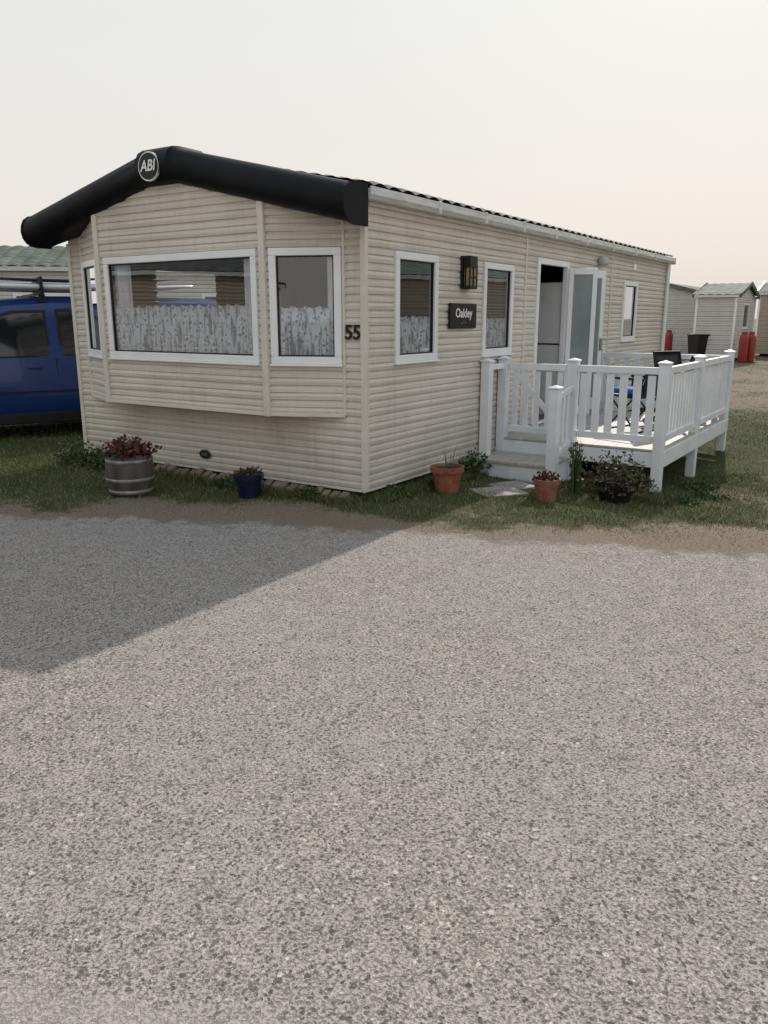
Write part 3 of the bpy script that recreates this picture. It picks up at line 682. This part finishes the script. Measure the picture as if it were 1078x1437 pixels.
# ------------------------------------------------------------------ generic neighbouring caravans
def neighbour(name,x,y,rz,Ln,Wd,wall,roofm,fascia,wins=(),gwins=(),zr=3.05,ze=2.6,bw=()):
    e=empty(name,(x,y,0),rz)
    clad('side_wall',(0,0),(Ln,0),.12,ze-.03,wall,e,[(a,b,1.2,2.1) for a,b in wins],nrm=(0,-1),per=.17,amp=1.2)
    clad('far_side_wall',(0,Wd),(Ln,Wd),.12,ze-.03,wall,e,nrm=(0,1),per=.17)
    s=(zr-ze)/(Wd/2+.08)
    cl=[((0,Wd/2,zr-.06),Vector((0,-s,1)).normalized()),((0,Wd/2,zr-.06),Vector((0,s,1)).normalized())]
    clad('gable_wall',(0,0),(0,Wd),.12,zr+.1,wall,e,[(a,b,1.2,2.1) for a,b in gwins],nrm=(-1,0),clips=cl,per=.17,amp=1.2)
    clad('gable_wall_back',(Ln,0),(Ln,Wd),.12,zr+.1,wall,e,[(a,b,1.2,2.1) for a,b in bw],nrm=(1,0),clips=cl,per=.17)
    roof(e,-.12,Ln+.12,Wd,zr,ze,.08,roofm,.3,.03,res=5,rows=8)
    mb=MB()
    for a in (-.14,Ln+.14):
        mb.beam((a,-.1,ze-.03),(a,Wd/2+.02,zr-.0),.05,.14); mb.beam((a,Wd+.1,ze-.03),(a,Wd/2-.02,zr-.0),.05,.14)
    mb.make('bargeboards',fascia,e)
    mb=MB(); mb.box((-.1,-.12,ze-.09),(Ln+.1,-.03,ze)); mb.box((-.1,Wd+.03,ze-.09),(Ln+.1,Wd+.12,ze)); mb.make('gutters',M_gutter,e)
    mb=MB()
    for a,b in ((0,0),(0,Wd),(Ln,0),(Ln,Wd)): mb.box((a-.04,b-.04,.1),(a+.04,b+.04,ze-.05))
    mb.make('corner_trims',M_white,e)
    for i,(a,b) in enumerate(wins): window('window_%d'%i,e,(0,0),(1,0),(0,-1),a,b,1.2,2.1,glassm=M_darkglass,gasket=False)
    for i,(a,b) in enumerate(gwins): window('gable_window_%d'%i,e,(0,0),(0,1),(-1,0),a,b,1.2,2.1,glassm=M_darkglass,gasket=False)
    for i,(a,b) in enumerate(bw): window('end_window_%d'%i,e,(Ln,0),(0,1),(1,0),a,b,1.2,2.1,glassm=M_darkglass,gasket=False)
    box('underfloor',(.2,.2,0),(Ln-.2,Wd-.2,.15),M_dark,e); return e
RV=-TH
neighbour('neighbouring_caravan',-9.0,17.6,math.radians(8),9,3.3,M_cladfar,M_roofgreen,M_white,[(1.0,2.2),(5,6)],[],zr=3.2,ze=2.66)
neighbour('neighbouring_caravan',13.2,34.0,RZ,9,3.6,M_cladfar,M_roofgreen,M_roofgreen,[],[])
neighbour('neighbouring_caravan',12.7-1.35*.834,29.5+1.35*.552,RV,1.35,3.9,M_cladfar,M_roofgreen,M_roofgreen,[],[],zr=2.85,ze=2.4,bw=[(1.5,2.6)])
neighbour('neighbouring_caravan',15.6,34.0,RV,8,3.6,M_cladtan,M_roofcol,M_white,[(1.2,2.2)],[])
neighbour('neighbouring_caravan',-17.0,9.0,math.radians(-80),6.5,3.6,M_cladtan,M_roofcol,M_white,[(.8,2.2),(3.4,4.6)])
neighbour('neighbouring_caravan',-15.0,-3.0,math.radians(-75),8,3.6,M_cladfar,M_roofgreen,M_navy,[(1,2.4),(4.0,5.2)],[(1,2.6)])
neighbour('neighbouring_caravan',14.5,8.0,math.radians(80),9,3.6,M_cladtan,M_roofgreen,M_white,[(1,2.4),(4.0,5.2)],[(1,2.6)])
def gasbottle(x,y):
    e=empty('gas_bottle',(x,y,0)); mb=MB()
    mb.lathe([(0,.02),(.15,.02),(.16,.06),(.16,.85),(.15,.93),(.10,1.0),(.05,1.02),(.04,1.05),(0,1.05)],n=20); mb.make('cylinder',M_red,e,True)
    mb=MB(); mb.lathe([(.09,.98),(.10,.98),(.10,1.10),(.09,1.10)],n=16); mb.make('valve_guard',M_red,e)
for x,y in ((12.95,29.1),(13.3,29.3),(11.75,33.4)): gasbottle(x,y)
e=empty('wheelie_bin',(11.75,30.2,0),.3); mb=MB(); mb.add([(-.22,-.25,.06),(.22,-.25,.06),(.22,.25,.06),(-.22,.25,.06),(-.28,-.32,.95),(.28,-.32,.95),(.28,.32,.95),(-.28,.32,.95)],BF); mb.box((-.3,-.36,.95),(.3,.34,1.0)); mb.tube((-.3,.28,.1),(.3,.28,.1),.1,12); mb.make('bin_body',M_black,e,bv=.02)
# ------------------------------------------------------------------ VAN
def van():
    ang=math.atan2(-.53,-.85); p0=Vector((-4.52,10.90,0)); 
    e=empty('parked_van',p0,ang)
    st=[(2.18,.45,.78,.80,.55),(2.13,.35,.98,.98,.80),(1.95,.30,1.04,1.06,.88),(1.65,.28,1.08,1.15,.92),(1.42,.28,1.08,1.27,.95),(.78,.28,1.08,1.74,.95),(.5,.28,1.08,1.82,.95),(-.1,.28,1.08,1.87,.95),(-2.2,.28,1.08,1.88,.95),(-2.6,.30,1.08,1.84,.94),(-2.72,.40,1.06,1.5,.90),(-2.76,.45,1.0,1.1,.86)]
    vs=[];fs=[];K=0
    for x,zs,zb,zr,hw in st:
        up=max(0,zr-zb); tp=hw-.19*min(1,up/.8)
        ring=[(hw-.06,zs),(hw-.01,zs+.12),(hw,.62 if zs<.4 else zs+.2),(hw-.005,zb-.06),(hw-.02,zb),(tp,zb+up*.9 if up>.1 else zb+.0),(tp-.09,zr),(tp*.5,zr+.02)]
        rr=[(y,z) for y,z in ring]+[(0,zr+.025)]+[(-y,z) for y,z in ring[::-1]]
        K=len(rr)
        for y,z in rr: vs.append((x,y-.95,z))
    for i in range(len(st)-1):
        for j in range(K-1): fs.append((i*K+j,i*K+j+1,(i+1)*K+j+1,(i+1)*K+j))
        fs.append((i*K+K-1,i*K,(i+1)*K,(i+1)*K+K-1))
    fs.append(tuple(range(K))); fs.append(tuple(range((len(st)-1)*K,len(st)*K)))
    o=obj('body',vs,fs,M_blue,e,sm=True); fix(o); o.data.set_sharp_from_angle(angle=math.radians(32))
    def side_y(x,z,off=.006):
        t=max(0,(z-1.08)/(.9*.79)); return -.02-.17*min(1,t)+off
    def pane(nm,pts,mat,off=.008):
        vs=[(x,side_y(x,z,off),z) for x,z in pts]; vs+=[(x,side_y(x,z,off-.02),z) for x,z in pts]; n=len(pts)
        f=[tuple(range(n)),tuple(range(n,2*n))[::-1]]+[(i,(i+1)%n,n+(i+1)%n,n+i) for i in range(n)]
        o=obj(nm,vs,f,mat,e); fix(o)
        vs=[(x,-1.9-y,z) for x,y,z in vs]; o=obj(nm+'_far',vs,f,mat,e); fix(o)
    pane('front_door_window_seal',[(1.24,1.06),(1.16,1.16),(.66,1.62),(.40,1.69),(-.02,1.70),(-.02,1.06)],M_black,.004)
    pane('front_door_window',[(1.16,1.10),(1.12,1.15),(.64,1.58),(.38,1.65),(.02,1.66),(.02,1.10)],M_darkglass,.009)
    pane('side_window_seal',[(-.14,1.06),(-.14,1.71),(-1.25,1.72),(-1.25,1.06)],M_black,.004)
    pane('side_window',[(-.18,1.10),(-.18,1.67),(-1.2,1.68),(-1.2,1.10)],M_darkglass,.009)
    pane('rear_side_window',[(-1.4,1.08),(-1.4,1.69),(-2.4,1.69),(-2.5,1.08)],M_darkglass,.009)
    obj('windscreen',[(1.44,-.2,1.24),(1.44,-1.7,1.24),(.79,-1.58,1.78),(.79,-.32,1.78)],[(0,1,2,3)],M_darkglass,e).location=(.02,0,.02)
    mb=MB()
    for x in (1.3,-.08,-1.32):
        mb.beam((x,side_y(x,.4,-.004)+.01,.38),(x,side_y(x,1.05,-.004)+.02,1.05),.008,.012,up=(1,0,0))
    mb.beam((1.8,.0,.62),(-2.5,.0,.62),.01,.03)
    mb.make('door_seams',M_black,e)
    WX=(1.42,-1.7)
    mb=MB()
    for x in WX:
        for yy in (-.13,-1.77):
            c=Vector((x,yy,.33)); mb.tube(c-Vector((0,.115,0)),c+Vector((0,.115,0)),.33,28)
    mb.make('tyres',M_rubber,e,bv=.03)
    mb=MB()
    for x in WX:
        for yy,s in ((-.01,1),(-1.89,-1)):
            mb.tube((x,yy-.02*s,.33),(x,yy+.008*s,.33),.2,20)
    mb.make('wheel_rims',M_metal,e,bv=.01)
    mb=MB()
    for x in WX: mb.tube((x,-.2,.36),(x,-.012,.36),.40,28)
    mb.make('wheel_arches',M_dark,e)
    mb=MB(); mb.obox((.86,.14,1.15),(.05,0,0),(0,.10,0),(0,0,.12)); mb.beam((.86,-.02,1.05),(.86,.08,1.07),.05,.04); mb.make('door_mirror',M_blue,e,bv=.03)
    box('door_handle',(.12,.0,.93),(.30,.03,.965),M_blue,e,.01)
    box('sill',(1.0,-.06,.20),(-1.3,-.01,.34),M_black,e,.01)
    box('underbody',(1.7,-1.75,.18),(-2.5,-.12,.34),M_dark,e)
    box('front_bumper',(2.0,-1.8,.28),(2.25,-.1,.58),M_black,e,.05)
    mb=MB(); 
    for x in (.0,-1.5):
        mb.beam((x,-.12,1.91),(x,-1.78,1.91),.05,.03); mb.box((x-.04,-.24,1.80),(x+.04,-.18,1.91)); mb.box((x-.04,-1.72,1.80),(x+.04,-1.66,1.91))
    mb.make('roof_bars',M_black,e)
    def board(nm,y,z,L0,L1,w,th,mat):
        n=26;vs=[];fs=[];K=12
        for i in range(n+1):
            t=i/n; x=L0+(L1-L0)*t; k=(max(0.0,math.sin(math.pi*t)))**.45; rk=.06*(abs(2*t-1))**3
            for j in range(K): a=6.2832*j/K; vs.append((x,y+w*k*math.cos(a)*.5,z+rk+th*max(k,.15)*math.sin(a)*.5))
        for i in range(n):
            for j in range(K): fs.append((i*K+j,i*K+(j+1)%K,(i+1)*K+(j+1)%K,(i+1)*K+j))
        obj(nm,vs,fs,mat,e,sm=True)
    board('surfboard',-.45,2.0,1.5,-2.2,.60,.12,M_board); board('surfboard_2',-.48,2.10,1.1,-2.0,.50,.05,M_purple); board('surfboard_3',-1.15,2.02,1.6,-2.3,.6,.14,M_board)
    mb=MB()
    for x in (.0,-1.5): mb.box((x-.02,-.78,1.92),(x+.02,-.12,2.135))
    mb.make('straps',M_black,e,bv=.01)
van()
# ------------------------------------------------------------------ world, sun, camera
EL,AZ=math.radians(36.6),math.radians(22)
w=bpy.data.worlds.new('World'); S.world=w; w.use_nodes=True; nt=w.node_tree; nt.nodes.clear()
out=nt.nodes.new('ShaderNodeOutputWorld'); bg=nt.nodes.new('ShaderNodeBackground'); bg.inputs[1].default_value=.1
sky=nt.nodes.new('ShaderNodeTexSky'); sky.sky_type='NISHITA'; sky.sun_disc=False; sky.sun_elevation=EL; sky.sun_rotation=AZ
sky.dust_density=5; sky.air_density=1.2; sky.ozone_density=1
tc=N(nt,'ShaderNodeTexCoord'); sp=N(nt,'ShaderNodeSeparateXYZ'); L(nt,tc.outputs['Generated'],sp.inputs[0])
hz_=ramp(nt,sp.outputs[2],[(0,(8.3,7.5,6.9)),(.10,(8.6,8.1,7.6)),(.33,(8.2,8.35,8.15)),(1,(6.4,7.5,8.6))])
L(nt,mixc(nt,.95,sky.outputs[0],hz_.outputs[0]),bg.inputs[0]); L(nt,bg.outputs[0],out.inputs[0])
sl=bpy.data.lights.new('sun','SUN'); sl.energy=3.7; sl.angle=math.radians(.7); sl.color=(1,.92,.82)
so=bpy.data.objects.new('sun',sl); S.collection.objects.link(so)
dirs=Vector((math.sin(AZ)*math.cos(EL),math.cos(AZ)*math.cos(EL),math.sin(EL)))
so.rotation_euler=dirs.to_track_quat('Z','Y').to_euler(); so.location=dirs*30
cam=bpy.data.cameras.new('camera'); cam.lens=1110/1437*36; cam.sensor_width=36; cam.clip_end=3000; cam.clip_start=.05
co=bpy.data.objects.new('camera',cam); S.collection.objects.link(co); co.location=(0,0,1.6)
co.rotation_euler=(math.pi/2-math.atan(273/1110),0,0); S.camera=co
